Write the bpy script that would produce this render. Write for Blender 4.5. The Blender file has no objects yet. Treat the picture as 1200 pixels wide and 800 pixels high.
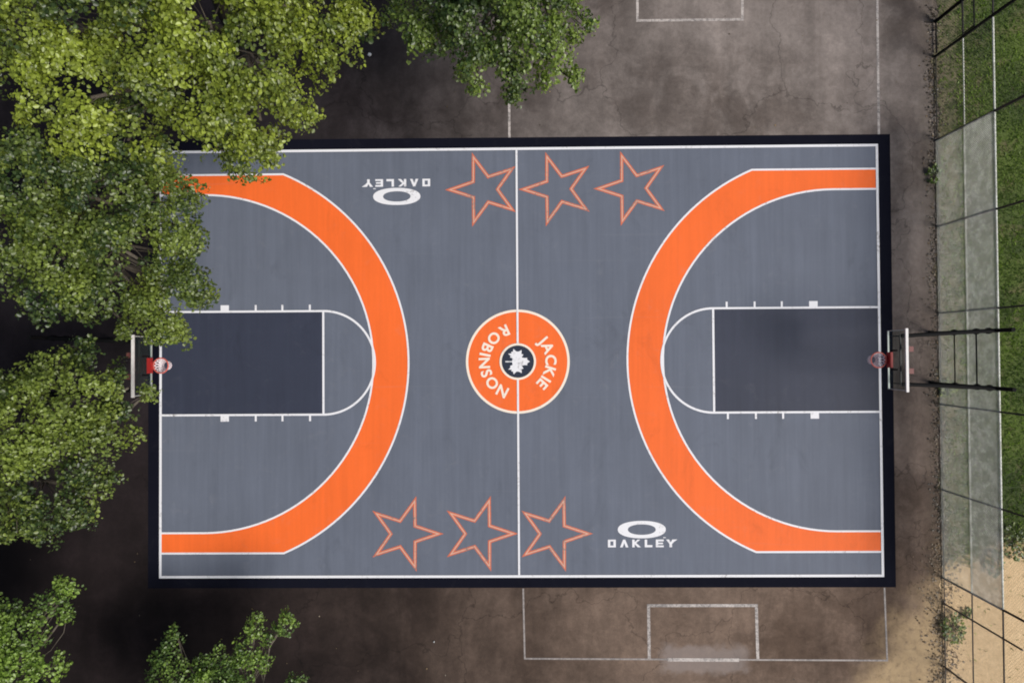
import bpy, math, random
import numpy as np
from mathutils import Vector, Matrix

S = bpy.context.scene
COL = S.collection
R_ = math.radians
rng = np.random.default_rng(7)
random.seed(7)

# ------------------------------------------------------------------ camera
CAM_POS = np.array((0.13757347, 0.32001307, 25.24926763))
CAM_ROT = np.array(((0.9998894582787022, 0.006448451973233081, 0.013397338925037477),
                    (-0.006239671530139978, 0.9998593496715802, -0.01556751019015768),
                    (-0.01349584092672178, 0.015482194336514736, 0.9997890597202027)))
FOC = 833.296                                   # pixels, photograph 1200 wide
cam = bpy.data.cameras.new('camera')
cam.sensor_fit = 'HORIZONTAL'; cam.sensor_width = 36.0
cam.lens = FOC / 1200 * 36
cam.clip_start = 0.1; cam.clip_end = 3000
camo = bpy.data.objects.new('camera', cam); COL.objects.link(camo)
camo.matrix_world = Matrix.Translation(CAM_POS) @ Matrix(CAM_ROT.tolist()).to_4x4()
S.camera = camo

# ------------------------------------------------------------------ world, sun, exposure
SUN_EL = 52.0
SUN_AZ = Vector((0.87, -0.40)).normalized()
w = bpy.data.worlds.new('World'); S.world = w; w.use_nodes = True
nt = w.node_tree
sky = nt.nodes.new('ShaderNodeTexSky'); sky.sky_type = 'NISHITA'; sky.sun_disc = False
sky.sun_elevation = R_(SUN_EL); sky.sun_rotation = math.atan2(SUN_AZ.x, SUN_AZ.y)
sky.air_density = 1.0; sky.dust_density = 2.5; sky.ozone_density = 1.0
bg = nt.nodes['Background']; bg.inputs[1].default_value = 0.05
nt.links.new(sky.outputs[0], bg.inputs[0])
sl = bpy.data.lights.new('sun', 'SUN'); sl.energy = 2.5; sl.angle = R_(24); sl.color = (1.0, 0.955, 0.89)
so = bpy.data.objects.new('sun', sl); COL.objects.link(so)
dv = Vector((SUN_AZ.x * math.cos(R_(SUN_EL)), SUN_AZ.y * math.cos(R_(SUN_EL)), math.sin(R_(SUN_EL))))
so.rotation_euler = dv.to_track_quat('Z', 'Y').to_euler(); so.location = dv * 60
vs = S.view_settings
vs.view_transform = 'Standard'; vs.look = 'None'; vs.gamma = 1.0; vs.use_curve_mapping = False
vs.exposure = 0.5
S.cycles.filter_width = 1.9
S.cycles.max_bounces = 6; S.cycles.transparent_max_bounces = 12

def at(px, py, z=0.0):
    """point of the place at height z that the photograph shows at (px, py)"""
    d = CAM_ROT @ np.array(((px - 600) / FOC, (400 - py) / FOC, -1.0))
    return CAM_POS + d * ((z - CAM_POS[2]) / d[2])
def mpp(z):                                      # metres per photo pixel at height z
    return (CAM_POS[2] - z) / FOC

# ------------------------------------------------------------------ materials
class NT:
    def __init__(s, name):
        s.m = bpy.data.materials.new(name); s.m.use_nodes = True
        s.t = s.m.node_tree; s.b = s.t.nodes['Principled BSDF']
        g = s.t.nodes.new('ShaderNodeNewGeometry'); s.pos = g.outputs['Position']; s.geo = g
    def n(s, kind, **kw):
        o = s.t.nodes.new(kind)
        for k, v in kw.items(): setattr(o, k, v)
        return o
    def l(s, a, b): s.t.links.new(a, b)
    def put(s, sock, v):
        if hasattr(v, 'is_linked'): s.l(v, sock)
        else: sock.default_value = v
    def math(s, op, a, b=0.0, c=None, clamp=False):
        o = s.n('ShaderNodeMath', operation=op, use_clamp=clamp)
        s.put(o.inputs[0], a); s.put(o.inputs[1], b)
        if c is not None: s.put(o.inputs[2], c)
        return o.outputs[0]
    def noise(s, scale, detail=4.0, rough=0.55, stretch=None, off=(0, 0, 0), dist=0.0):
        mp = s.n('ShaderNodeMapping'); s.l(s.pos, mp.inputs[0])
        mp.inputs[1].default_value = off
        if stretch: mp.inputs[3].default_value = stretch
        o = s.n('ShaderNodeTexNoise'); s.l(mp.outputs[0], o.inputs['Vector'])
        o.inputs['Scale'].default_value = scale; o.inputs['Detail'].default_value = detail
        o.inputs['Roughness'].default_value = rough; o.inputs['Distortion'].default_value = dist
        return o.outputs[0]
    def ramp(s, f, lo, hi, a=0.0, b=1.0):
        o = s.n('ShaderNodeMapRange', clamp=True, interpolation_type='SMOOTHSTEP')
        s.put(o.inputs[0], f)
        for i, v in enumerate((lo, hi, a, b)): o.inputs[i + 1].default_value = v
        return o.outputs[0]
    def mix(s, f, a, b, mode='MIX'):
        o = s.n('ShaderNodeMix', data_type='RGBA', blend_type=mode)
        s.put(o.inputs[0], f)
        for sk, v in ((o.inputs[6], a), (o.inputs[7], b)):
            if hasattr(v, 'is_linked'): s.l(v, sk)
            else: sk.default_value = (*v, 1) if len(v) == 3 else v
        return o.outputs[2]
    def scale(s, colr, f):                       # colour times scalar
        o = s.n('ShaderNodeVectorMath', operation='SCALE')
        if hasattr(colr, 'is_linked'): s.l(colr, o.inputs[0])
        else: o.inputs[0].default_value = colr
        s.put(o.inputs['Scale'], f)
        return o.outputs[0]
    def xyz(s):
        o = s.n('ShaderNodeSeparateXYZ'); s.l(s.pos, o.inputs[0]); return o.outputs
    def bump(s, h, strength=0.3, dist=0.01):
        o = s.n('ShaderNodeBump'); o.inputs['Strength'].default_value = strength
        o.inputs['Distance'].default_value = dist
        s.l(h, o.inputs['Height']); s.l(o.outputs[0], s.b.inputs['Normal'])
    def col(s, c):
        if hasattr(c, 'is_linked'): s.l(c, s.b.inputs['Base Color'])
        else: s.b.inputs['Base Color'].default_value = (*c, 1)
    def rough(s, r): s.b.inputs['Roughness'].default_value = r; return s

def paint(name, c, rough=0.6, wear=0.25, streak=0.16, spec=0.2):
    m = NT(name); m.rough(rough); m.b.inputs['Specular IOR Level'].default_value = spec
    st = m.noise(1.0, 3, 0.6, (3.2, 0.16, 1))    # squeegee strokes along the court's short side
    st2 = m.noise(1.0, 2, 0.5, (9.0, 0.35, 1), (7, 3, 0))
    bl = m.noise(0.35, 5, 0.6, None, (3, 9, 0))
    fi = m.noise(22, 3, 0.7)
    f = m.math('ADD', m.math('MULTIPLY_ADD', st, streak * 1.6, 1 - streak * 0.8),
               m.math('MULTIPLY_ADD', st2, streak, -streak * 0.5))
    f = m.math('ADD', f, m.math('MULTIPLY_ADD', bl, wear, -wear * 0.5))
    f = m.math('ADD', f, m.math('MULTIPLY_ADD', fi, 0.12, -0.06))
    sc = m.ramp(m.noise(1.5, 9, 0.78, None, (5, 1, 0), 0.8), 0.53, 0.74)            # pale scuffs
    di = m.ramp(m.noise(0.7, 8, 0.72, (1, 0.6, 1), (9, 4, 0), 1.2), 0.54, 0.76)     # grime
    f = m.math('MULTIPLY', f, m.math('MULTIPLY_ADD', di, -0.16, 1.02))
    cc = m.mix(m.math('MULTIPLY', sc, min(0.10, 0.5 * max(c) + 0.012)), m.scale(c, f), (0.32, 0.31, 0.31))
    cr = m.ramp(m.noise(1.0, 2, 0.5, (0.12, 6.0, 1), (2, 5, 0), 0.3), 0.66, 0.72, 0, min(0.05, 0.25 * max(c)))  # roller laps
    m.col(m.mix(cr, cc, (0.3, 0.3, 0.32))); m.bump(m.noise(60, 4, 0.7), 0.25, 0.004)
    return m.m

def line_paint(name, c, worn):
    m = NT(name); m.rough(0.6)
    n = m.noise(9, 5, 0.75); n2 = m.noise(0.8, 3, 0.5, None, (2, 4, 0))
    k = m.ramp(m.math('ADD', n, m.math('MULTIPLY_ADD', n2, 0.5, -0.25)), 0.62 - worn * 0.35, 0.85 - worn * 0.2)
    m.col(m.mix(k, c, (0.16, 0.145, 0.14))); m.bump(m.noise(60, 4, 0.7), 0.2, 0.004)
    return m.m

def metal(name, c, rough, metallic=0.0, grime=0.25):
    m = NT(name); m.rough(rough); m.b.inputs['Metallic'].default_value = metallic
    n = m.noise(6, 5, 0.7)
    m.col(m.scale(c, m.math('MULTIPLY_ADD', n, grime * 2, 1 - grime)))
    return m.m

M = {}
M['court'] = paint('court_grey_blue', (0.119, 0.135, 0.174), 0.62, 0.3, 0.2)
M['key'] = paint('key_slate', (0.036, 0.042, 0.066), 0.55, 0.3, 0.18)
M['orange'] = paint('orange_paint', (0.82, 0.142, 0.026), 0.6, 0.2, 0.12)
M['border'] = paint('border_black', (0.0062, 0.0068, 0.013), 0.85, 0.25, 0.1, 0.05)
M['navy'] = paint('navy_paint', (0.022, 0.03, 0.05), 0.6, 0.1, 0.05)
M['white'] = line_paint('white_line_paint', (0.76, 0.76, 0.79), 0.15)
M['cream'] = line_paint('cream_paint', (0.84, 0.74, 0.62), 0.1)
M['peach'] = line_paint('peach_paint', (0.62, 0.36, 0.27), 0.3)
M['staror'] = line_paint('star_orange_paint', (0.60, 0.13, 0.055), 0.45)
M['faintline'] = line_paint('faint_line_paint', (0.34, 0.30, 0.28), 0.85)
M['oldline'] = line_paint('worn_line_paint', (0.50, 0.45, 0.42), 0.75)
M['black'] = metal('black_steel', (0.006, 0.006, 0.0065), 0.7); M['black'].node_tree.nodes['Principled BSDF'].inputs['Specular IOR Level'].default_value = 0.15
M['brownsteel'] = metal('weathered_dark_steel', (0.03, 0.026, 0.023), 0.6)
M['galv'] = metal('galvanised_steel', (0.50, 0.52, 0.49), 0.55, 0.15)
M['wire'] = metal('galvanised_wire', (0.52, 0.55, 0.48), 0.6, 0.0, 0.12)
M['rustwire'] = metal('rusty_wire', (0.30, 0.26, 0.22), 0.7, 0, 0.3)
M['darkwire'] = metal('black_coated_wire', (0.02, 0.024, 0.02), 0.6)
M['palepost'] = metal('pale_steel_edge', (0.72, 0.70, 0.68), 0.5)
M['red'] = metal('red_steel', (0.40, 0.022, 0.02), 0.45)
M['rim'] = metal('orange_red_rim', (0.60, 0.13, 0.10), 0.5)
M['dullred'] = metal('faded_red_steel', (0.16, 0.05, 0.045), 0.6)
M['net'] = metal('white_net_cord', (0.85, 0.76, 0.79), 0.8)
M['paper'] = metal('white_paper', (0.82, 0.82, 0.80), 0.8, 0, 0.05)

def mesh_wire():
    m = NT('galvanised_wire'); m.rough(0.6)
    n = m.noise(3.2, 8, 0.75); n2 = m.noise(14, 4, 0.7)
    c = m.mix(m.ramp(n, 0.38, 0.62), (0.52, 0.53, 0.46), (0.82, 0.83, 0.76))
    m.col(m.scale(c, m.math('MULTIPLY_ADD', n2, 0.9, 0.55)))
    return m.m
M['wire'] = mesh_wire()
def glass():
    m = NT('clear_board'); t = m.t
    tr = m.n('ShaderNodeBsdfTransparent'); tr.inputs[0].default_value = (0.93, 0.965, 0.96, 1)
    mx = m.n('ShaderNodeMixShader'); fr = m.n('ShaderNodeFresnel'); fr.inputs[0].default_value = 1.35
    m.col((0.05, 0.07, 0.07)); m.rough(0.15)
    f = m.math('MULTIPLY_ADD', fr.outputs[0], 0.2, 0.01, clamp=True)
    m.l(f, mx.inputs[0]); m.l(tr.outputs[0], mx.inputs[1]); m.l(m.b.outputs[0], mx.inputs[2])
    m.l(mx.outputs[0], t.nodes['Material Output'].inputs[0])
    return m.m
M['glass'] = glass()

def pavement():
    m = NT('old_asphalt'); m.rough(0.9); m.b.inputs['Specular IOR Level'].default_value = 0.2
    x, y, z = m.xyz()
    big = m.noise(0.16, 5, 0.6, None, (11, 2, 0), 0.6)
    mid = m.noise(0.7, 6, 0.65, None, (1, 8, 0), 0.4)
    fine = m.noise(7, 6, 0.75)
    grit = m.noise(45, 3, 0.7)
    c = m.mix(m.ramp(big, 0.35, 0.68), (0.112, 0.091, 0.080), (0.215, 0.184, 0.168))
    c = m.mix(m.ramp(mid, 0.42, 0.72, 0, 0.7), c, (0.255, 0.219, 0.20))
    # broad change of tone: old bleached asphalt by the fence, darker and bluer leftwards
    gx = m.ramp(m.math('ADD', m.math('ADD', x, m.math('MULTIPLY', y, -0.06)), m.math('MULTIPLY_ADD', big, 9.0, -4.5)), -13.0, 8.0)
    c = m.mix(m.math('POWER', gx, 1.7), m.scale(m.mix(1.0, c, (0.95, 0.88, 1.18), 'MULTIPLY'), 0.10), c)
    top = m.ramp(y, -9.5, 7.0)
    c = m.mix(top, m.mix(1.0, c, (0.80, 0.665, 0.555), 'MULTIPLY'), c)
    f = m.math('ADD', m.math('MULTIPLY_ADD', fine, 0.7, 0.65), m.math('MULTIPLY_ADD', grit, 0.5, -0.25))
    sp = m.noise(2.6, 8, 0.72, None, (6, 1, 0), 0.5)
    f = m.math('MULTIPLY', f, m.math('MULTIPLY_ADD', m.ramp(sp, 0.3, 0.72), 0.30, 0.86))
    ag = m.ramp(m.noise(28, 2, 0.6, None, (3, 3, 0)), 0.60, 0.72)
    f = m.math('MULTIPLY_ADD', ag, 0.28, f)
    vo = m.n('ShaderNodeTexVoronoi', feature='DISTANCE_TO_EDGE'); vo.inputs['Scale'].default_value = 0.17
    wv = m.n('ShaderNodeVectorMath', operation='ADD'); nz = m.n('ShaderNodeTexNoise'); nz.inputs['Scale'].default_value = 0.9; nz.inputs['Detail'].default_value = 7
    m.l(m.pos, nz.inputs['Vector']); m.l(m.pos, wv.inputs[0])
    nv = m.n('ShaderNodeVectorMath', operation='SCALE'); m.l(nz.outputs['Color'], nv.inputs[0]); nv.inputs['Scale'].default_value = 2.2
    m.l(nv.outputs[0], wv.inputs[1]); m.l(wv.outputs[0], vo.inputs['Vector'])
    f = m.math('MULTIPLY', f, m.ramp(vo.outputs[0], 0.0, 0.006, 0.62, 1.0))
    # drip and drag stains
    st = m.noise(1.0, 4, 0.6, (1.1, 0.22, 1), (4, 4, 0), 0.5)
    f = m.math('MULTIPLY', f, m.ramp(st, 0.3, 0.7, 0.82, 1.12))
    c = m.scale(c, f)
    # pale patch where the small goal has been dragged
    dx = m.math('ABSOLUTE', m.math('SUBTRACT', x, 6.5)); dy = m.math('ABSOLUTE', m.math('ADD', y, 10.5))
    wob = m.math('MULTIPLY_ADD', m.noise(2.4, 4, 0.6), 0.7, -0.35)
    pm = m.math('MULTIPLY', m.ramp(m.math('ADD', dx, wob), 1.25, 1.75, 1, 0), m.ramp(m.math('ADD', dy, wob), 0.30, 0.62, 1, 0))
    c = m.mix(m.math('MULTIPLY', pm, 0.5), c, (0.29, 0.25, 0.235))
    # sand washed from under the fence
    d = m.math('ADD', m.math('MULTIPLY', m.math('SUBTRACT', x, 14.4), 0.81), m.math('MULTIPLY', m.math('ADD', y, 7.3), -0.58))
    d = m.math('ADD', d, m.math('MULTIPLY_ADD', m.noise(0.9, 6, 0.65), 2.2, -1.1))
    sm = m.ramp(d, -0.55, 1.3, 0, 1)
    sm = m.math('MULTIPLY', sm, m.ramp(m.noise(5, 6, 0.7), 0.15, 0.55))
    sand = m.mix(m.noise(3, 6, 0.7), (0.36, 0.25, 0.135), (0.66, 0.49, 0.29))
    c = m.mix(m.math('MULTIPLY', sm, 0.92), c, sand)
    # litter-brown edge at the fence foot
    em = m.math('MULTIPLY', m.ramp(m.math('ADD', x, m.math('MULTIPLY_ADD', mid, 0.8, -0.4)), 14.1, 14.75), m.ramp(fine, 0.35, 0.6))
    c = m.mix(m.math('MULTIPLY', em, 0.45), c, (0.105, 0.085, 0.058))
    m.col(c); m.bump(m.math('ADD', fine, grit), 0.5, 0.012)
    return m.m
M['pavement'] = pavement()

def field():
    m = NT('grass_and_sand_ground'); m.rough(0.9)
    x, y, z = m.xyz()
    n1 = m.noise(0.5, 5, 0.6); n2 = m.noise(4, 6, 0.7); n3 = m.noise(22, 4, 0.7)
    g = m.mix(m.ramp(n1, 0.35, 0.65), (0.035, 0.055, 0.012), (0.085, 0.125, 0.020))
    g = m.mix(m.ramp(m.noise(1.3, 6, 0.7, None, (8, 2, 0)), 0.5, 0.68, 0, 0.8), g, (0.135, 0.115, 0.055))
    # bare earth and thatch nearest the fence
    e = m.ramp(m.math('ADD', x, m.math('MULTIPLY_ADD', n2, 1.4, -0.7)), 15.1, 15.7, 1, 0)
    pt = m.mix(m.ramp(m.noise(2.6, 8, 0.75, None, (4, 4, 0)), 0.42, 0.6), (0.035, 0.045, 0.014), (0.20, 0.17, 0.10))
    g = m.mix(m.math('MULTIPLY', m.ramp(m.math('ADD', x, m.math('MULTIPLY_ADD', n2, 1.6, -0.8)), 15.4, 16.9, 1, 0), 0.75), g, pt)
    g = m.mix(m.math('MULTIPLY', e, 0.5), g, (0.16, 0.135, 0.085))
    s = m.mix(n2, (0.46, 0.31, 0.16), (0.80, 0.60, 0.36))
    s = m.scale(s, m.math('MULTIPLY_ADD', n3, 0.5, 0.75))
    b = m.math('ADD', m.math('ADD', y, m.math('MULTIPLY', m.math('SUBTRACT', x, 15), -0.32)), m.math('MULTIPLY_ADD', n2, 1.5, -0.75))
    sm = m.ramp(m.math('ADD', b, m.math('MULTIPLY_ADD', n1, 1.0, -0.5)), -7.6, -6.9, 1, 0)
    far = m.ramp(y, -40, -20)
    c = m.mix(m.math('MULTIPLY', sm, far), g, s)
    m.col(m.scale(c, m.math('MULTIPLY_ADD', n3, 0.6, 0.7))); m.bump(m.math('ADD', n2, n3), 0.8, 0.03)
    return m.m
M['field'] = field()

def leaf_mat(name, a, b, trans):
    m = NT(name); m.rough(0.42)
    at_ = m.n('ShaderNodeAttribute'); at_.attribute_name = 'tint'
    sp = m.n('ShaderNodeSeparateColor'); m.l(at_.outputs[0], sp.inputs[0])
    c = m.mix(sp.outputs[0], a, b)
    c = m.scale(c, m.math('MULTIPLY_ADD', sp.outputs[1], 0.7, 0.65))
    m.col(c); m.b.inputs['Specular IOR Level'].default_value = 0.5
    tl = m.n('ShaderNodeBsdfTranslucent'); m.l(m.mix(1.0, c, trans, 'MULTIPLY'), tl.inputs[0])
    ad = m.n('ShaderNodeAddShader'); m.l(m.b.outputs[0], ad.inputs[0]); m.l(tl.outputs[0], ad.inputs[1])
    m.l(ad.outputs[0], m.t.nodes['Material Output'].inputs[0])
    return m.m
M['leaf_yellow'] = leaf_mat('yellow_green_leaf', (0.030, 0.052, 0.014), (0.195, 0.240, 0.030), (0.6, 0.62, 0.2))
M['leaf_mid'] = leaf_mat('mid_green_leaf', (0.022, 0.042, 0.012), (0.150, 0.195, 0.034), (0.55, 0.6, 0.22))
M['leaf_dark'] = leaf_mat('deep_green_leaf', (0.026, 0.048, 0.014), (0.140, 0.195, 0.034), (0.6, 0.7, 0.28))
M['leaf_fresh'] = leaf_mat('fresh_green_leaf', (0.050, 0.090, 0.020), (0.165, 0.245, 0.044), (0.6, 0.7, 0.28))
M['grass'] = leaf_mat('grass_blade', (0.045, 0.080, 0.012), (0.120, 0.180, 0.022), (0.8, 0.9, 0.3))
M['litter'] = leaf_mat('dry_leaf', (0.022, 0.017, 0.010), (0.24, 0.17, 0.09), (0.3, 0.25, 0.15))
def bark():
    m = NT('grey_brown_bark'); m.rough(0.9)
    n = m.noise(5, 6, 0.7, (1, 1, 0.25))
    m.col(m.mix(n, (0.05, 0.04, 0.03), (0.17, 0.145, 0.115))); m.bump(n, 0.8, 0.03)
    return m.m
M['bark'] = bark()

# ------------------------------------------------------------------ builders
def link(name, me, parent=None):
    o = bpy.data.objects.new(name, me); COL.objects.link(o)
    if parent is not None: o.parent = parent
    return o
def tag(o, label=None, cat=None, group=None, kind=None):
    if label: o['label'] = label
    if cat: o['category'] = cat
    if group: o['group'] = group
    if kind: o['kind'] = kind
    return o
def empty(name, loc, rz=0.0):
    o = bpy.data.objects.new(name, None); COL.objects.link(o)
    o.location = loc; o.rotation_euler.z = rz; o.empty_display_size = 0.3
    return o
def copy_tree(o, parent=None):
    c = o.copy(); COL.objects.link(c)
    if parent is not None: c.parent = parent
    for ch in [k for k in bpy.data.objects if k.parent == o]: copy_tree(ch, c)
    return c

class MB:
    def __init__(s): s.v = []; s.f = []
    def add(s, vs, fs):
        b = len(s.v); s.v += [tuple(map(float, p)) for p in vs]; s.f += [tuple(i + b for i in f) for f in fs]
    def poly(s, pts, z):
        s.add([(p[0], p[1], z) for p in pts], [tuple(range(len(pts)))])
    def rect(s, x0, y0, x1, y1, z): s.poly([(x0, y0), (x1, y0), (x1, y1), (x0, y1)], z)
    def strip(s, pts, width, z, closed=False):
        P = [np.array(p[:2], float) for p in pts]; n = len(P); L = []; Rr = []
        for i in range(n):
            a = P[i - 1] if (closed or i > 0) else None; c = P[(i + 1) % n] if (closed or i < n - 1) else None
            d1 = (P[i] - a) if a is not None else None; d2 = (c - P[i]) if c is not None else None
            d1 = d1 / np.linalg.norm(d1) if d1 is not None else d2 / np.linalg.norm(d2)
            d2 = d2 / np.linalg.norm(d2) if d2 is not None else d1
            n1 = np.array((-d1[1], d1[0])); n2 = np.array((-d2[1], d2[0])); mm = n1 + n2; mm /= max(np.linalg.norm(mm), 1e-6)
            k = width / 2 / max(mm @ n1, 0.3)
            L.append(P[i] + mm * k); Rr.append(P[i] - mm * k)
        vs = [(p[0], p[1], z) for p in L] + [(p[0], p[1], z) for p in Rr]
        m = n if closed else n - 1
        s.add(vs, [(n + i, n + (i + 1) % n, (i + 1) % n, i) for i in range(m)])
    def box(s, c, h, rz=0.0):
        ca, sa = math.cos(rz), math.sin(rz); vs = []
        for z in (-1, 1):
            for x, y in ((-1, -1), (1, -1), (1, 1), (-1, 1)):
                dx, dy = x * h[0], y * h[1]
                vs.append((c[0] + dx * ca - dy * sa, c[1] + dx * sa + dy * ca, c[2] + z * h[2]))
        s.add(vs, [(3, 2, 1, 0), (4, 5, 6, 7), (0, 1, 5, 4), (1, 2, 6, 5), (2, 3, 7, 6), (3, 0, 4, 7)])
    def tube(s, pts, radii, n=8, caps=True):
        P = [Vector(p) for p in pts]; m = len(P)
        if not hasattr(radii, '__len__'): radii = [radii] * m
        vs = []; up = None
        for i in range(m):
            t = (P[min(i + 1, m - 1)] - P[max(i - 1, 0)]).normalized()
            if up is None: up = Vector((0, 0, 1)) if abs(t.z) < 0.9 else Vector((1, 0, 0))
            a = t.cross(up).normalized(); b = t.cross(a).normalized(); up = -b if False else up
            for k in range(n):
                an = 2 * math.pi * k / n
                vs.append(P[i] + (a * math.cos(an) + b * math.sin(an)) * radii[i])
        fs = [(i * n + k, i * n + (k + 1) % n, (i + 1) * n + (k + 1) % n, (i + 1) * n + k) for i in range(m - 1) for k in range(n)]
        if caps: fs += [tuple(range(n - 1, -1, -1)), tuple((m - 1) * n + k for k in range(n))]
        s.add(vs, fs)
    def build(s, name, mat, parent=None, smooth=False):
        me = bpy.data.meshes.new(name); me.from_pydata(s.v, [], s.f); me.materials.append(mat)
        me.update()
        if smooth: me.polygons.foreach_set('use_smooth', [True] * len(me.polygons))
        return link(name, me, parent)

def arc(cx, cy, r, a0, a1, n=48):
    return [(cx + r * math.cos(a), cy + r * math.sin(a)) for a in np.linspace(a0, a1, n)]

# leaves: arrays of base point, direction, normal, length, tint -> one mesh, two folded quads per leaf
LEAF = np.array(((0, 0, 0), (-0.36, 0.28, 0.10), (-0.33, 0.66, 0.10), (0, 1.0, -0.06), (0.33, 0.66, 0.10), (0.36, 0.28, 0.10)))
BLADE = np.array(((-0.06, 0, 0), (-0.045, 0.4, 0.02), (-0.02, 0.75, 0.0), (0, 1.0, -0.12), (0.02, 0.75, 0.0), (0.06, 0.0, 0.0)))
def leaf_mesh(name, base, dirn, nrm, size, tint, mat, parent=None, shape=LEAF):
    n = len(base)
    d = dirn / np.linalg.norm(dirn, axis=1, keepdims=True)
    s = np.cross(d, nrm); s /= np.linalg.norm(s, axis=1, keepdims=True) + 1e-9
    u = np.cross(s, d)
    V = (base[:, None] + size[:, None, None] * (shape[None, :, 0, None] * s[:, None] + shape[None, :, 1, None] * d[:, None] + shape[None, :, 2, None] * u[:, None])).reshape(-1, 3)
    q = (np.arange(n) * 6)[:, None] + np.array((0, 3, 2, 1, 0, 5, 4, 3))[None]
    me = bpy.data.meshes.new(name)
    me.vertices.add(n * 6); me.vertices.foreach_set('co', V.ravel())
    me.loops.add(n * 8); me.loops.foreach_set('vertex_index', q.ravel().astype(np.int32))
    me.polygons.add(n * 2); me.polygons.foreach_set('loop_start', (np.arange(n * 2) * 4).astype(np.int32))
    me.polygons.foreach_set('loop_total', np.full(n * 2, 4, np.int32))
    me.update(calc_edges=True)
    a = me.attributes.new('tint', 'FLOAT_COLOR', 'FACE')
    t = np.concatenate([tint, np.ones((n, 2))], 1); a.data.foreach_set('color', np.repeat(t, 2, 0).ravel())
    me.materials.append(mat)
    return link(name, me, parent)

# ------------------------------------------------------------------ the ground
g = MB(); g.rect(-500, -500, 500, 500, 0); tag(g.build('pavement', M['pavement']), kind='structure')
g = MB(); edge = [(500, -500), (500, 500), (14.86, 500)]
ys = np.linspace(40, -40, 400)
edge += [(14.86 + 0.10 * math.sin(y * 1.7) + 0.07 * math.sin(y * 5.1 + 1) + 0.03 * math.sin(y * 13), y) for y in ys] + [(14.86, -500)]
g.poly(edge, 0.012); tag(g.build('grass_field', M['field']), kind='structure')

# worn lines of the older pitches on the asphalt
LW = 0.085
def marks(name, paths, width, z=0.004, mat='oldline'):
    b = MB()
    for i, p in enumerate(paths): b.strip(p, width, z + 0.0007 * i)
    return tag(b.build(name, M[mat]), kind='structure')
marks('goal_box_marking', [[(4.56, -10.47), (4.55, -8.61), (8.33, -8.61), (8.36, -10.47)]], 0.105)
marks('pitch_line_marking', [[(0.14, -8.0), (0.18, -10.46), (12.87, -10.53), (12.81, -8.0)]], 0.06, 0.006, 'faintline')
marks('goal_line_marking', [[(5.2, -10.497), (7.7, -10.511)]], 0.12, 0.009)
marks('goal_box_marking', [[(4.35, 14.2), (4.35, 12.12), (8.08, 12.12), (8.08, 14.2)]], 0.09)
marks('pitch_line_marking', [[(-0.25, 7.9), (-0.24, 16)], [(12.84, 7.9), (12.86, 16)]], 0.085, 0.006)

# ------------------------------------------------------------------ the painted court
HX, HY = 12.8, 7.62
b = MB(); b.poly([(-13.2, -7.97), (13.21, -7.98), (13.23, 7.96), (-13.2, 8.0)], 0.008)
court = tag(b.build('basketball_court', M['border']), kind='structure')
b = MB(); b.rect(-HX, -HY, HX, HY, 0.012); b.build('playing_surface', M['court'], court)
KEYX, HOOP = 6.92, 11.2
for s in (-1, 1):
    b = MB(); b.rect(min(s * KEYX, s * HX), -1.83, max(s * KEYX, s * HX), 1.83, 0.016); b.build('key', M['key'], court)
    # band between the two three-point arcs
    ao = math.acos(6.71 / 7.24)
    no = 60
    sgn = 1 if s < 0 else -1                     # arcs open towards the centre
    ho = s * HOOP
    ar_o = [(ho + sgn * 7.32 * math.cos(t), 7.32 * math.sin(t)) for t in np.linspace(math.asin(6.74 / 7.32), -math.asin(6.74 / 7.32), no)]
    outer = [(s * HX, 6.74)] + ar_o + [(s * HX, -6.74)]
    ar_i = [(ho + sgn * 6.06 * math.cos(t), 6.02 * math.sin(t)) for t in np.linspace(math.pi / 2, -math.pi / 2, no)]
    inner = [(s * HX, 6.02)] + ar_i + [(s * HX, -6.02)]
    n = len(outer)
    b = MB(); b.add([(x, y, 0.016) for x, y in outer] + [(x, y, 0.016) for x, y in inner], [(i, i + 1, n + i + 1, n + i) if sgn < 0 else (n + i, n + i + 1, i + 1, i) for i in range(n - 1)])
    b.build('three_point_band', M['orange'], court)
    for path in (outer, inner):
        b = MB(); b.strip(path, 0.066, 0.020); b.build('three_point_line', M['white'], court)
    # key lines, free-throw line and half circle
    b = MB(); b.strip([(s * HX, 1.84), (s * KEYX, 1.84)], 0.072, 0.024); b.strip([(s * HX, -1.84), (s * KEYX, -1.84)], 0.072, 0.024)
    b.build('key_line', M['white'], court)
    b = MB(); b.strip([(s * KEYX, -1.84), (s * KEYX, 1.84)], 0.075, 0.0255); b.build('free_throw_line', M['white'], court)
    b = MB(); b.strip([(s * KEYX + sgn * 1.84 * math.cos(t), 1.84 * math.sin(t)) for t in np.linspace(-math.pi / 2, math.pi / 2, 48)], 0.075, 0.027); b.build('free_throw_arc', M['white'], court)
    for yy in (-1, 1):
        b = MB()
        for xx, hw in ((10.45, 0.15), (9.34, 0.035), (8.385, 0.035), (7.40, 0.035)):
            b.rect(s * xx - hw, min(yy * 1.87, yy * 2.07), s * xx + hw, max(yy * 1.87, yy * 2.07), 0.022)
        b.build('lane_mark', M['white'], court)
b = MB(); b.strip([(-HX + 0.05, -HY + 0.05), (HX - 0.05, -HY + 0.05), (HX - 0.05, HY - 0.05), (-HX + 0.05, HY - 0.05)], 0.088, 0.029, True)
b.build('boundary_line', M['white'], court)
b = MB(); b.strip([(0, HY - 0.1), (0, 0.64)], 0.07, 0.031); b.strip([(0, -0.64), (0, -HY + 0.1)], 0.07, 0.031); b.build('halfway_line', M['white'], court)
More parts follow.
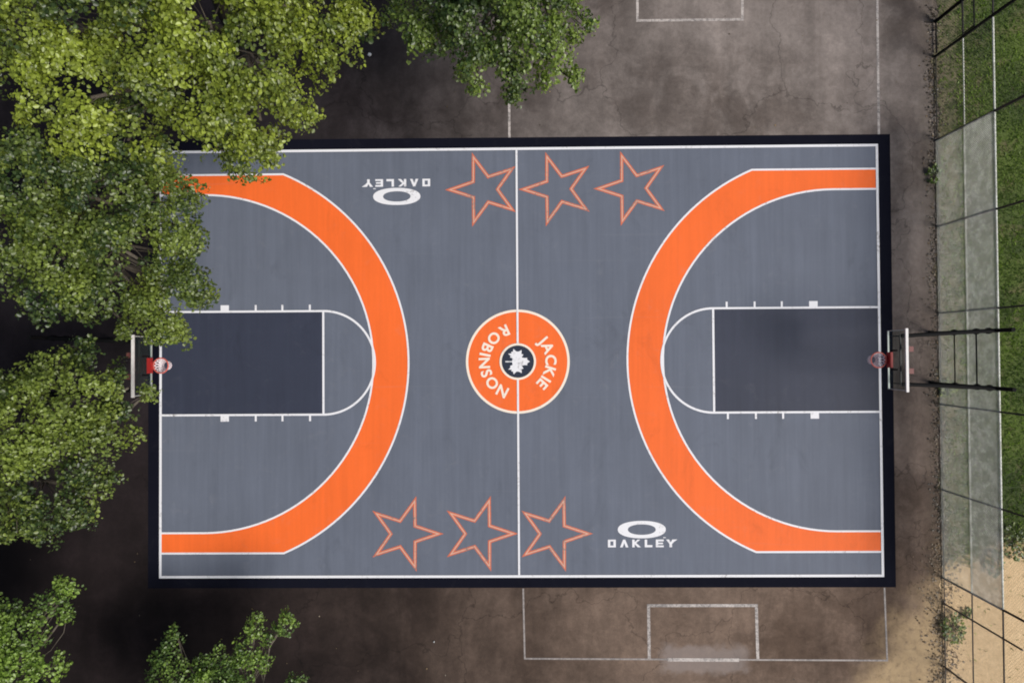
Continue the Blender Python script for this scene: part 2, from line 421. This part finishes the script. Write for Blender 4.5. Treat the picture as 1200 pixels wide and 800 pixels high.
# centre circle with its emblem
b = MB(); b.poly(arc(0, 0, 1.83, 0, 2 * math.pi, 97)[:-1], 0.016); b.build('centre_circle', M['orange'], court)
b = MB(); b.strip(arc(0, 0, 1.80, 0, 2 * math.pi, 97)[:-1], 0.085, 0.020, True); b.build('centre_circle_line', M['cream'], court)
b = MB(); b.poly(arc(0, 0, 0.58, 0, 2 * math.pi, 65)[:-1], 0.020); b.build('centre_disc', M['navy'], court)
b = MB(); b.strip(arc(0, 0, 0.61, 0, 2 * math.pi, 65)[:-1], 0.075, 0.033, True); b.build('centre_disc_line', M['cream'], court)
half = [(0.43, 0.0), (0.33, 0.07), (0.34, 0.13), (0.24, 0.125), (0.14, 0.15), (0.20, 0.25), (0.13, 0.27), (0.14, 0.41), (0.05, 0.36), (-0.04, 0.35), (-0.15, 0.45), (-0.17, 0.35), (-0.24, 0.34), (-0.21, 0.29), (-0.34, 0.28), (-0.26, 0.21), (-0.27, 0.15), (-0.18, 0.11), (-0.20, 0.04), (-0.20, 0.018), (-0.44, 0.022)]
b = MB(); b.poly(half + [(x, -y) for x, y in reversed(half[1:])], 0.026); b.build('leaf_emblem', M['white'], court)

def star(cx, cy, a0):
    pts = []
    for k in range(10):
        r = 1.22 if k % 2 == 0 else 0.475
        pts.append((cx + r * math.cos(a0 + k * math.pi / 5), cy + r * math.sin(a0 + k * math.pi / 5)))
    b = MB(); b.strip(pts, 0.115, 0.016, True); o = b.build('star', M['staror'], court)
    b = MB(); b.strip(pts, 0.04, 0.0185, True); b.build('star_highlight', M['peach'], o)
for x, y in ((-1.16, 6.13), (1.46, 6.12), (4.12, 6.12)): star(x, y, math.pi)
for x, y in ((-4.06, -6.07), (-1.42, -6.07), (1.22, -6.08)): star(x, y, 0)

# lettering round the centre
def word(text, r, a0, a1, inward, mat):
    V = MB(); G = []
    for ch in text:
        cu = bpy.data.curves.new('letter', 'FONT'); cu.body = ch; cu.size = 0.54; cu.offset = 0.014; cu.resolution_u = 4
        o = bpy.data.objects.new('letter', cu); COL.objects.link(o)
        me = bpy.data.meshes.new_from_object(o.evaluated_get(bpy.context.evaluated_depsgraph_get()))
        co = [v.co.copy() for v in me.vertices]; xs = [v.x for v in co]
        G.append((co, [tuple(p.vertices) for p in me.polygons], min(xs), max(xs)))
        bpy.data.objects.remove(o); bpy.data.curves.remove(cu); bpy.data.meshes.remove(me)
    tot = sum(g[3] - g[2] for g in G); arc_len = abs(R_(a1 - a0)) * r
    gap = (arc_len - tot) / (len(G) - 1); pos = 0.0
    for i, (co, fs, x0, x1) in enumerate(G):
        a = R_(a0) + math.copysign((pos + (x1 - x0) / 2) / r, a1 - a0); pos += x1 - x0 + gap
        rot = a - math.pi / 2 if not inward else a + math.pi / 2
        c, s_ = math.cos(rot), math.sin(rot); mx = (x0 + x1) / 2
        px, py = r * math.cos(a), r * math.sin(a)
        V.add([(px + (v.x - mx) * c - (v.y - 0.19) * s_, py + (v.x - mx) * s_ + (v.y - 0.19) * c, 0.0245) for v in co], fs)
    return V.build('lettering', mat, court)
word('JACKIE', 1.18, 45, -49, False, M['cream'])
word('ROBINSON', 1.18, 106, 251, True, M['cream'])

# side-line marks: ellipse ring over a wide block word
def mark(cx, cy, rot):
    c, s_ = math.cos(rot), math.sin(rot)
    T = lambda p: (cx + p[0] * c - p[1] * s_, cy + p[0] * s_ + p[1] * c)
    n = 64
    def sup(a, bb, e):
        out = []
        for t in np.linspace(0, 2 * math.pi, n, endpoint=False):
            ct, st = math.cos(t), math.sin(t)
            out.append((a * math.copysign(abs(ct) ** e, ct), bb * math.copysign(abs(st) ** e, st)))
        return out
    o_, i_ = sup(0.845, 0.305, 0.92), sup(0.49, 0.185, 0.95)
    b = MB(); b.add([(*T(p), 0.016) for p in o_] + [(*T(p), 0.016) for p in i_], [(k, (k + 1) % n, n + (k + 1) % n, n + k) for k in range(n)])
    b.build('ring_emblem', M['white'], court)
    b = MB(); z = 0.016; H = 0.30; y0 = -0.64; t = 0.085
    P = lambda pts: b.poly([T(p) for p in pts], z)
    def q(x, pts): P([(x + 0.03 + px * 0.84, y0 + 0.02 + py * 0.9) for px, py in pts])
    x = -1.225                                   # O
    q(x, [(0, 0), (0.33, 0), (0.33, t * .8), (0, t * .8)]); q(x, [(0, H - t * .8), (0.33, H - t * .8), (0.33, H), (0, H)])
    q(x, [(0, t * .8), (0.10, t * .8), (0.10, H - t * .8), (0, H - t * .8)]); q(x, [(0.23, t * .8), (0.33, t * .8), (0.33, H - t * .8), (0.23, H - t * .8)])
    x = -0.80                                    # A
    q(x, [(0, 0), (0.11, 0), (0.175, 0.17), (0.175, H), (0.13, H)]); q(x, [(0.175, H), (0.175, 0.17), (0.24, 0), (0.35, 0), (0.22, H)])
    x = -0.37                                    # K
    q(x, [(0, 0), (0.10, 0), (0.10, H), (0, H)]); q(x, [(0.10, 0.12), (0.23, 0), (0.36, 0), (0.17, 0.17), (0.10, 0.2)]); q(x, [(0.10, 0.2), (0.17, 0.17), (0.34, H), (0.22, H)])
    x = 0.07                                     # L
    q(x, [(0, 0), (0.32, 0), (0.32, t), (0, t)]); q(x, [(0, t), (0.10, t), (0.10, H), (0, H)])
    x = 0.46                                     # E
    q(x, [(0, 0), (0.33, 0), (0.33, 0.07), (0, 0.07)]); q(x, [(0, H - 0.07), (0.33, H - 0.07), (0.33, H), (0, H)])
    q(x, [(0, 0.07), (0.10, 0.07), (0.10, H - 0.07), (0, H - 0.07)]); q(x, [(0.10, 0.12), (0.30, 0.12), (0.30, 0.18), (0.10, 0.18)])
    x = 0.82                                     # Y with its long arm
    q(x, [(0.14, 0), (0.25, 0), (0.25, 0.13), (0.14, 0.13)]); q(x, [(0.14, 0.13), (0.195, 0.13), (0.195, 0.19), (0.13, H), (0, H)])
    q(x, [(0.195, 0.13), (0.25, 0.13), (0.34, 0.215), (0.48, H), (0.26, H), (0.195, 0.19)])
    q(0.72, [(0, 0.36), (0.11, 0.36), (0.11, 0.39), (0, 0.39)])
    b.build('lettering', M['white'], court)
mark(-4.28, 5.91, math.pi)
mark(4.335, -5.94, 0)

# ------------------------------------------------------------------ basketball goals
def make_goal():
    """local: origin on the ground under the board's middle, +x away from the court"""
    r = empty('basketball_goal', (11.58, 0.02, 0))
    PX = 2.98
    for s in (-1, 1):
        b = MB(); b.tube([(PX, s * 0.88, 0), (PX, s * 0.88, 4.22)], 0.062, 12); b.box((PX, s * 0.88, 0.012), (0.10, 0.10, 0.012)); p = b.build('post', M['black'], r)
        for zz in (1.36, 2.5, 3.1):
            b = MB(); b.tube([(PX, s * 0.88, zz - 0.06), (PX, s * 0.88, zz + 0.06)], 0.098, 12); b.build('collar', M['black'], p)
        b = MB(); b.tube([(0.10, s * 0.73, 3.46), (PX - 0.05, s * 0.875, 3.46)], 0.06, 8); b.tube([(0.10, s * 0.73, 3.02), (PX - 0.05, s * 0.875, 2.5)], 0.022, 8)
        b.build('arm', M['black'], r)
    for zz, rr in ((1.36, 0.02), (2.5, 0.024)):
        b = MB(); b.tube([(PX, -0.84, zz), (PX, 0.84, zz)], rr, 8); b.build('crossbar', M['black'], r)
    # clear board with its steel edges
    W, Z0, Z1 = 0.915, 2.9, 3.965
    b = MB(); b.box((0, 0, (Z0 + Z1) / 2), (0.014, W - 0.03, (Z1 - Z0) / 2 - 0.03)); bd = b.build('backboard', M['glass'], r)
    b = MB(); b.box((0, 0, Z1), (0.038, W + 0.03, 0.03)); b.build('top_rail', M['palepost'], bd)
    b = MB(); b.box((0, 0, Z0), (0.022, W, 0.016)); b.build('bottom_rail', M['galv'], bd)
    for s in (-1, 1):
        b = MB(); b.box((0, s * (W - 0.012), (Z0 + Z1) / 2), (0.02, 0.012, (Z1 - Z0) / 2 - 0.031)); b.build('side_rail', M['galv'], bd)
        b = MB(); b.box((-0.018, s * 0.29, 3.28), (0.0025, 0.025, 0.2)); b.build('target_line', M['black'], bd)
        b = MB(); b.box((0.24, s * 0.33, 3.72), (0.07, 0.08, 0.05)); b.build('clamp', M['dullred'], r)
    b = MB(); b.box((0.08, 0, 3.46), (0.02, 0.78, 0.022)); b.build('back_beam', M['brownsteel'], r)
    b = MB(); b.box((-0.05, 0, 3.08), (0.035, 0.24, 0.12)); b.box((-0.10, 0, 3.0), (0.06, 0.12, 0.05)); b.build('rim_bracket', M['red'], r)
    b = MB(); cx, RR = -0.38, 0.235
    b.tube([(cx + RR * math.cos(t), RR * math.sin(t), 3.05) for t in np.linspace(0, 2 * math.pi, 40)], 0.02, 8)
    for s in (-1, 1): b.tube([(-0.12, s * 0.1, 3.04), (cx + RR * math.cos(0.9), s * RR * math.sin(0.9), 3.05)], 0.014, 6)
    b.build('rim', M['rim'], r, True)
    b = MB(); lv = [(0.23, 3.03), (0.195, 2.92), (0.16, 2.8), (0.135, 2.68), (0.125, 2.6)]; K = 14
    for k in range(K):
        for d in (-1, 1):
            b.tube([(cx + rr * math.cos(2 * math.pi * (k + d * 0.5 * i) / K), rr * math.sin(2 * math.pi * (k + d * 0.5 * i) / K), zz) for i, (rr, zz) in enumerate(lv)], 0.015, 4)
    b.build('net', M['net'], r)
    return r
goal = make_goal()
tag(goal, 'basketball goal with clear backboard and long black arms in front of the chain link fence', 'basketball goal', 'basketball goals at the court ends')
goal2 = copy_tree(goal); goal2.location = (-11.58, -0.02, 0); goal2.rotation_euler.z = math.pi
tag(goal2, 'basketball goal with pale topped backboard partly hidden beneath overhanging tree leaves', 'basketball goal', 'basketball goals at the court ends')

# ------------------------------------------------------------------ chain link fence
FX = 14.85
fence = tag(empty('chain_link_fence', (FX, 0, 0)), 'tall chain link fence with pale mesh between the pavement and the grass', 'fence')
posts = [(13.75, .035, 4.7, 'brownsteel'), (10.70, .052, 4.75, 'black'), (7.71, .045, 4.75, 'brownsteel'), (4.66, .035, 4.7, 'brownsteel'), (1.60, .03, 4.7, 'brownsteel'), (-1.60, .03, 4.7, 'brownsteel'),
         (-4.58, .03, 4.7, 'brownsteel'), (-7.66, .036, 4.75, 'brownsteel'), (-10.75, .035, 4.7, 'brownsteel'), (-13.8, .035, 4.7, 'brownsteel')]
for y, r, h, m in posts:
    b = MB(); b.tube([(0, y, 0), (0, y, h)], r, 10); p = b.build('post', M[m], fence)
    b = MB(); b.tube([(0, y, h), (0, y, h + 0.04), (0, y, h + 0.06)], [r * 1.25, r * 1.1, r * 0.3], 10); b.build('post_cap', M['galv'], p)
b = MB(); b.tube([(0.03, 11.95, 0), (0.03, 11.95, 4.2)], .06, 10); b.build('post', M['black'], fence)
b = MB(); b.tube([(0.02, -8.55, 0), (0.02, -8.55, 3.92)], .028, 10); b.build('post', M['brownsteel'], fence)
for y0, y1, z, r, m in ((10.63, -7.66, 1.62, .021, 'wire'), (10.63, -7.66, 3.12, .03, 'wire'), (-7.66, -13.8, 1.62, .022, 'brownsteel'), (-7.66, -13.8, 3.12, .026, 'brownsteel'),
                        (13.75, -13.8, 4.68, .03, 'brownsteel'), (10.7, 13.75, 3.12, .03, 'brownsteel'), (10.7, 13.75, 1.62, .03, 'brownsteel'), (10.63, -13.8, 0.07, .02, 'brownsteel'), (11.95, 10.7, 4.15, .05, 'black')):
    b = MB(); b.tube([(-0.005, y0, z), (-0.005, y1, z)], r, 8); b.build('rail', M[m], fence)
def chain(y0, y1, z0, z1, step, wd, mat, x=-0.05):
    """woven diagonal wires, each a thin three-sided prism"""
    b = MB(); H = z1 - z0; L = y1 - y0; dz = 0.004
    for sg in (1, -1):
        for c in np.arange(-H, L, step):
            t0, t1 = max(0.0, -c), min(H, L - c)
            if t1 - t0 < 0.02: continue
            if sg > 0: a, e = (y0 + c + t0, z0 + t0), (y0 + c + t1, z0 + t1)
            else: a, e = (y1 - c - t0, z0 + t0), (y1 - c - t1, z0 + t1)
            dy, dzz = (wd * 0.5 * 0.707, wd * 0.5 * 0.707)
            xo = x + sg * dz
            n_ = (-dzz * sg, dy) if True else None
            vs = []
            for (yy, zz) in (a, e):
                vs += [(xo, yy + n_[0], zz + n_[1]), (xo, yy - n_[0], zz - n_[1]), (xo + wd * 0.8, yy, zz)]
            b.add(vs, [(0, 1, 4, 3), (1, 2, 5, 4), (2, 0, 3, 5)])
    return b.build('chain_link_mesh', mat, fence)
chain(-7.66, 7.71, 0.05, 1.62, 0.075, 0.0085, M['wire'])
chain(-7.66, 7.71, 1.62, 3.12, 0.075, 0.0175, M['wire'])
chain(-13.8, -7.66, 0.05, 3.12, 0.07, 0.0045, M['rustwire'])
chain(7.71, 10.70, 0.05, 3.12, 0.10, 0.007, M['darkwire'])
chain(11.95, 13.75, 0.05, 3.12, 0.10, 0.007, M['darkwire'])
chain(-13.8, 13.75, 3.12, 4.68, 0.11, 0.003, M['darkwire'])
gate = tag(empty('chain_link_gate', (FX, 10.76, 0)), 'narrow dark gate between two thick black fence posts at the top right corner', 'gate')
b = MB(); b.tube([(0, 0.04, 0.1), (0, 1.12, 0.1), (0, 1.12, 2.2), (0, 0.04, 2.2), (0, 0.04, 0.1)], 0.028, 8); b.build('gate_frame', M['black'], gate)
_f = fence; fence = gate; chain(0.06, 1.1, 0.12, 2.18, 0.10, 0.007, M['darkwire'], 0.0); fence = _f

# ------------------------------------------------------------------ trees
def sprays_to_leaves(C, N, rad, count, size, tintbias):
    """each spray is a small mound of leaves round a twig end, denser on its outer shell"""
    base, dirn, nrm, sz, tn = [], [], [], [], []
    for c, nv, s, tb in zip(C, N, rad, tintbias):
        k = max(8, int(count * (s / 0.42) ** 2 * rng.uniform(0.6, 1.2)))
        nv = nv / np.linalg.norm(nv)
        e1 = np.cross(nv, rng.normal(0, 1, 3)); e1 /= np.linalg.norm(e1); e2 = np.cross(nv, e1)
        u = rng.normal(0, 1, (k, 3)); u[:, 2] = np.abs(u[:, 2]) - 0.15; u /= np.linalg.norm(u, axis=1, keepdims=True)
        lob = 1 + 0.22 * np.sin(3 * np.arctan2(u[:, 1], u[:, 0]) + rng.uniform(0, 6.28)) + 0.15 * np.sin(5 * np.arctan2(u[:, 1], u[:, 0]) + rng.uniform(0, 6.28))
        rr = s * lob * rng.beta(4.0, 1.3, k) * 1.12
        st = rng.uniform(0.95, 1.4)
        D = u[:, 0:1] * e1 * st + u[:, 1:2] * e2 / st + u[:, 2:3] * nv * 0.72
        p = c + D * rr[:, None]
        out = u[:, 0:1] * e1 + u[:, 1:2] * e2 + u[:, 2:3] * nv
        tang = np.cross(out, rng.normal(0, 1, (k, 3)))
        d = tang * 0.8 + out * 0.55 - np.array((0, 0, 0.35))
        nn = out * 0.9 + np.array((0, 0, 0.35)) + rng.normal(0, 0.36, (k, 3))
        base.append(p); dirn.append(d); nrm.append(nn); sz.append(size * rng.uniform(0.45, 1.5, k))
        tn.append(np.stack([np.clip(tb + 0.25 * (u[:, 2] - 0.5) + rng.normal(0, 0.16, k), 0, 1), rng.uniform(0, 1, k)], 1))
    return [np.concatenate(q) for q in (base, dirn, nrm, sz, tn)]

def limb(b, a, e, r0, r1, sag=0.0, n=7, sides=7):
    a = np.array(a, float); e = np.array(e, float); L = np.linalg.norm(e - a)
    off = rng.normal(0, 0.06 * L, 3); pts = []
    for t in np.linspace(0, 1, n):
        p = a + (e - a) * t + off * math.sin(math.pi * t) + np.array((0, 0, sag * L * (math.sin(math.pi * t * 0.5) - t)))
        pts.append(p)
    b.tube(pts, list(np.linspace(r0, r1, n)), sides)
    return pts

def tree(label, base, lobes, mat, trunk_r, fork, spray=0.42, dens=1.0, leaf=0.19, group='trees around the court', tint=0.45):
    t = tag(empty('tree', base), label, 'tree', group)
    bx = np.array(base, float)
    tb = MB()
    top = bx + np.array((0.15, 0.1, fork))
    tb.tube([bx - bx + (0, 0, -0.05), (0.02, 0.0, 0.25), (0.06, 0.04, fork * 0.5), (0.15, 0.1, fork)], [trunk_r * 1.5, trunk_r * 1.1, trunk_r * 0.92, trunk_r * 0.8], 12)
    C, N, S_, T_ = [], [], [], []
    for (px, py, rp, z) in lobes:
        c = at(px, py, z); r = rp * mpp(z)
        lt = np.clip(tint + rng.normal(0, 0.26), 0, 1)
        inner = limb(tb, top - bx, c - bx - np.array((0, 0, r * 0.35)), trunk_r * min(0.55, 0.2 + 0.25 * r), 0.025 + 0.012 * r, 0.35)
        s0 = min(spray, max(0.2, r * 0.55))
        k = max(4, int(dens * 1.45 * (r / s0) ** 2))
        for i in range(k):
            while True:
                d = rng.normal(0, 1, 3); d /= np.linalg.norm(d)
                if d[2] > -0.35: break
            q = rng.uniform(0.5, 1.0) if r > 0.5 else rng.uniform(0.1, 0.8)
            off = d * np.array((r, r, r * 0.75)) * q
            s = s0 * rng.uniform(0.55, 1.3)
            off *= max(0.2, 1 - 0.45 * s / max(r, 0.01))
            C.append(c + off - bx); N.append(np.array((d[0] * 0.55, d[1] * 0.55, 0.75 + 0.3 * d[2])) + rng.normal(0, 0.22, 3)); S_.append(s)
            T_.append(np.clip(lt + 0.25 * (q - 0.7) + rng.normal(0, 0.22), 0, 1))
            if i % 3 == 0:
                limb(tb, inner[rng.integers(3, 6)], c + off - bx, 0.022, 0.006, 0.1, 4, 4)
    tb.build('trunk', M['bark'], t, True)
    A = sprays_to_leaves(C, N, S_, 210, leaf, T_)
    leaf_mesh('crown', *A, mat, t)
    return t

tree('largest tree, its bright yellow green crown filling the top left corner', (-9.33, 10.6, 0),
     [(300, 60, 72, 7.5), (375, 40, 55, 6.6), (232, 115, 66, 7.2), (298, 135, 58, 6.2), (170, 60, 78, 8.0), (90, 105, 78, 7.6), (50, 30, 78, 8.0), (235, 15, 70, 8.6),
      (140, 160, 52, 6.2), (290, 178, 32, 5.4), (318, 182, 16, 5.2), (415, 15, 26, 6.2), (427, 40, 14, 6.0), (345, 100, 30, 6.2), (330, 0, 50, 7.5), (350, 130, 22, 5.8),
      (120, -40, 90, 8.8), (260, -70, 90, 9.0), (380, -50, 60, 7.6), (-30, 60, 60, 7.6)],
     M['leaf_yellow'], 0.30, 2.4, 0.42, 1.05, 0.098, tint=0.5)
tree('broad green tree overhanging the left end of the court above the basket', (-15.0, 4.6, 0),
     [(40, 205, 66, 7.2), (120, 235, 62, 6.6), (190, 235, 42, 5.8), (205, 200, 26, 5.4), (60, 300, 66, 6.4), (150, 300, 60, 6.2), (215, 330, 30, 5.5), (238, 345, 16, 5.3), (228, 275, 20, 5.5),
      (185, 365, 36, 5.2), (195, 395, 22, 5.0), (150, 385, 14, 5.1), (50, 345, 40, 6.0), (110, 345, 34, 5.8), (10, 270, 60, 7.0), (180, 190, 30, 5.6), (225, 300, 22, 5.4), (215, 240, 24, 5.5), (205, 288, 30, 5.6), (200, 330, 28, 5.5), (196, 262, 28, 5.7), (170, 350, 26, 5.6),
      (-60, 220, 80, 7.8), (-70, 320, 80, 7.4), (-140, 260, 80, 7.6)],
     M['leaf_mid'], 0.26, 2.2, 0.38, 1.2, 0.09, tint=0.5)
tree('rounded green tree left of the court below the basket', (-15.9, -2.6, 0),
     [(85, 470, 56, 6.6), (28, 500, 64, 6.8), (40, 440, 32, 6.4), (100, 402, 12, 5.8), (103, 424, 20, 5.9), (80, 418, 10, 5.8), (145, 455, 28, 5.5), (172, 458, 11, 5.3), (122, 515, 42, 6.0), (60, 570, 62, 6.2), (108, 582, 26, 5.8),
      (25, 605, 32, 6.0), (128, 560, 17, 5.6), (144, 488, 18, 5.6), (45, 628, 14, 5.6), (10, 625, 18, 5.8), (-60, 480, 75, 7.4), (-60, 580, 70, 7.0), (-130, 530, 75, 7.4)],
     M['leaf_mid'], 0.24, 2.2, 0.35, 1.2, 0.086, tint=0.5)
tree('deep green tree crown at the top edge above the halfway line', (-0.43, 12.6, 0),
     [(560, 30, 58, 7.0), (622, 42, 50, 6.6), (500, 32, 44, 6.6), (560, 78, 32, 6.0), (605, 92, 24, 5.9), (652, 82, 30, 6.0), (645, 15, 46, 6.8), (690, 28, 13, 5.6), (676, 44, 11, 5.6), (465, 14, 22, 6.3), (600, 112, 9, 5.6), (560, 104, 14, 5.7),
      (500, 58, 14, 6.0), (672, 92, 12, 5.8), (530, -30, 66, 8.0), (610, -40, 74, 8.4), (690, -30, 40, 7.0), (560, -110, 80, 8.4), (660, -110, 60, 7.8)],
     M['leaf_dark'], 0.25, 2.3, 0.36, 1.2, 0.09, tint=0.5)
tree('small fresh green tree in the bottom left corner', (-17.0, -11.4, 0),
     [(28, 742, 36, 4.6), (60, 708, 20, 4.3), (80, 690, 9, 4.1), (72, 684, 6, 4.1), (20, 790, 38, 4.8), (62, 780, 24, 4.5), (75, 720, 10, 4.2), (10, 715, 20, 4.5), (-30, 750, 45, 5.0), (30, 830, 40, 4.8), (-40, 820, 50, 5.0), (-90, 720, 75, 5.8), (-100, 830, 80, 6.0), (0, 880, 60, 5.4), (-190, 770, 90, 6.6), (-80, 640, 50, 5.6)],  # big lobes out of view enlarge the crown, added to shade the pavement
     M['leaf_fresh'], 0.13, 1.6, 0.26, 1.1, 0.082, tint=0.6)
tree('sparse young tree with thin leafy shoots at the bottom edge', (-10.3, -12.6, 0),
     [(206, 742, 9, 3.2), (200, 756, 12, 3.2), (190, 773, 18, 3.3), (214, 790, 24, 3.4), (256, 775, 20, 3.4), (240, 782, 18, 3.4), (300, 722, 11, 3.1), (298, 740, 15, 3.2), (292, 764, 22, 3.3), (340, 722, 10, 3.0), (330, 735, 9, 3.1), (316, 748, 12, 3.1),
      (176, 795, 15, 3.3), (348, 796, 9, 3.0), (282, 795, 26, 3.4), (305, 780, 14, 3.2), (240, 820, 40, 3.6), (300, 840, 40, 3.6), (190, 830, 30, 3.4), (150, 860, 60, 4.2), (220, 900, 70, 4.6)],  # the last, unseen lobes were added to throw shade on the pavement
     M['leaf_fresh'], 0.07, 0.9, 0.20, 1.2, 0.075, tint=0.4)

# ------------------------------------------------------------------ grass, weeds and litter
def blades(name, n, xr, yr, size, mat, keep=None, kind='stuff', z=0.012):
    P = np.stack([rng.uniform(*xr, n), rng.uniform(*yr, n), np.full(n, z)], 1)
    if keep is not None: P = P[keep(P)]
    n = len(P); a = rng.uniform(0, 2 * np.pi, n)
    d = np.stack([np.cos(a) * 0.75, np.sin(a) * 0.75, rng.uniform(0.4, 1.2, n)], 1)
    nn = np.stack([-np.cos(a), -np.sin(a), np.full(n, 0.9)], 1) + rng.normal(0, 0.2, (n, 3))
    f = 0.5 + 0.25 * np.sin(P[:, 0] * 2.1 + np.sin(P[:, 1] * 1.3)) + 0.25 * np.sin(P[:, 1] * 1.9 + 2 * np.sin(P[:, 0] * 0.9))
    tn = np.stack([np.clip(f + rng.normal(0, 0.25, n), 0, 1), rng.uniform(0, 1, n)], 1)
    o = leaf_mesh(name, P, d, nn, size * rng.uniform(0.5, 1.4, n), tn, mat, None, BLADE * np.array((2.2, 1, 1)))
    return tag(o, kind=kind)
def gk(P):
    x, y = P[:, 0], P[:, 1]
    lim = -6.9 + (x - 15) * 0.32 + 0.5 * np.sin(x * 3.1) + 0.25 * np.sin(x * 9)
    p = np.where(x < 15.6, 0.35, 1.0) * np.where(y < lim, 0.015, 1.0)
    return rng.uniform(0, 1, len(x)) < p
blades('grass', 46000, (14.95, 20.0), (-12.5, 13.8), 0.11, M['grass'], gk)

def litter(n):
    y = rng.uniform(-12, 12.5, n); dens = 0.5 + 0.5 * np.sin(y * 1.1 + 2 * np.sin(y * 0.37)) * np.sin(y * 2.9 + 1)
    keep = rng.uniform(0, 1, n) < np.where(y < -6.5, 0.9, 0.25 + 0.6 * dens); y = y[keep]; n = len(y)
    sg = np.where(rng.uniform(0, 1, n) < 0.5, -1, 1); sp = np.where(y < -6.5, 0.33, 0.16)
    x = 14.82 + np.abs(rng.normal(0, 1, n)) * sp * sg + 0.05 * np.sin(y * 1.7)
    P = np.stack([x, y, np.full(n, 0.015) + rng.uniform(0, 0.02, n)], 1); a = rng.uniform(0, 6.28, n)
    d = np.stack([np.cos(a), np.sin(a), rng.normal(0, 0.15, n)], 1); nn = np.stack([rng.normal(0, .3, n), rng.normal(0, .3, n), np.ones(n)], 1)
    tn = np.stack([np.clip(rng.beta(0.7, 3.0, n) + np.where(y < -6.5, 0.25, 0.0), 0, 1), rng.uniform(0, 1, n)], 1)
    return tag(leaf_mesh('leaf_litter', P, d, nn, rng.uniform(0.03, 0.085, n), tn, M['litter']), kind='stuff')
litter(5200)
def fallen(n):
    x = rng.uniform(-19, 14.5, n); y = rng.uniform(-12, 12.5, n)
    keep = ((np.abs(y) > 8.1) | (np.abs(x) > 13.3)) & (rng.uniform(0, 1, n) < np.where((x > -13) & (x < 10), 0.5, 1.0)); x, y = x[keep], y[keep]; n = len(x)
    P = np.stack([x, y, np.full(n, 0.012)], 1); a = rng.uniform(0, 6.28, n)
    d = np.stack([np.cos(a), np.sin(a), np.zeros(n)], 1); nn = np.stack([rng.normal(0, .2, n), rng.normal(0, .2, n), np.ones(n)], 1)
    tn = np.stack([rng.beta(1.2, 2.0, n), rng.uniform(0, 1, n)], 1)
    tag(leaf_mesh('fallen_leaves', P, d, nn, rng.uniform(0.03, 0.08, n), tn, M['litter']), kind='stuff')
fallen(260)

def weed(label, x, y, r, h, n, mat):
    t = empty('weed', (x, y, 0.01))
    a = rng.uniform(0, 6.28, n); rr = r * np.sqrt(rng.uniform(0, 1, n)); zz = h * rng.uniform(0.15, 1, n) * (1 - 0.5 * rr / r)
    P = np.stack([np.cos(a) * rr * 0.7, np.sin(a) * rr, zz], 1)
    d = np.stack([np.cos(a), np.sin(a), rng.uniform(-0.2, 0.5, n)], 1) + rng.normal(0, 0.3, (n, 3)); nn = np.stack([np.cos(a) * .3, np.sin(a) * .3, np.ones(n)], 1) + rng.normal(0, 0.3, (n, 3))
    tn = np.stack([rng.uniform(0, 1, n), rng.uniform(0, 1, n)], 1)
    leaf_mesh('foliage', P, d, nn, rng.uniform(0.06, 0.13, n), tn, mat, t)
    b = MB()
    for k in range(0, n, max(1, n // 16)): b.tube([(0.02 * math.cos(k), 0.02 * math.sin(k), 0), P[k] * np.array((.5, .5, .6)), P[k]], [0.008, 0.005, 0.003], 4)
    b.build('stem', M['bark'], t)
    return tag(t, label, 'weed', 'weeds along the fence foot')
weed('dark green weed at the fence foot just below the third post from the top', 14.72, 6.5, 0.30, 0.3, 90, M['leaf_dark'])
weed('low weed at the fence foot close to the black arms of the goal', 15.05, -1.05, 0.32, 0.35, 90, M['leaf_mid'])
weed('tall dark green weed in the sandy fence foot at the bottom right', 15.1, -9.35, 0.5, 0.55, 190, M['leaf_dark'])
weed('leafy weed on the edge of the sand behind the fence', 16.55, -7.1, 0.42, 0.4, 130, M['leaf_mid'])
weed('small weed on the open sand behind the fence', 15.62, -8.85, 0.17, 0.2, 40, M['leaf_mid'])
weed('larger dark weed on the grass corner right of the sand edge', 17.3, -6.4, 0.6, 0.45, 200, M['leaf_mid'])

def scrap(label, x, y, r):
    b = MB(); n = 9
    ring = [(x + r * math.cos(k * 6.283 / n) * rng.uniform(0.7, 1.15), y + r * math.sin(k * 6.283 / n) * rng.uniform(0.7, 1.15), 0.006 + rng.uniform(0, 0.03)) for k in range(n)]
    ring2 = [(x + r * .5 * math.cos(k * 6.283 / n), y + r * .5 * math.sin(k * 6.283 / n), 0.03 + rng.uniform(0, 0.05)) for k in range(n)]
    vs = ring + ring2 + [(x, y, 0.05)]
    fs = [(k, (k + 1) % n, n + (k + 1) % n, n + k) for k in range(n)] + [(n + k, n + (k + 1) % n, 2 * n) for k in range(n)]
    b.add(vs, fs); return tag(b.build('paper_scrap', M['paper']), label, 'litter')
scrap('small white paper scrap on dark pavement between the two top tree crowns', -5.24, 11.02, 0.075)
scrap('tiny pale paper scrap on brown pavement below the bottom edge of the court', -3.02, -9.86, 0.03)
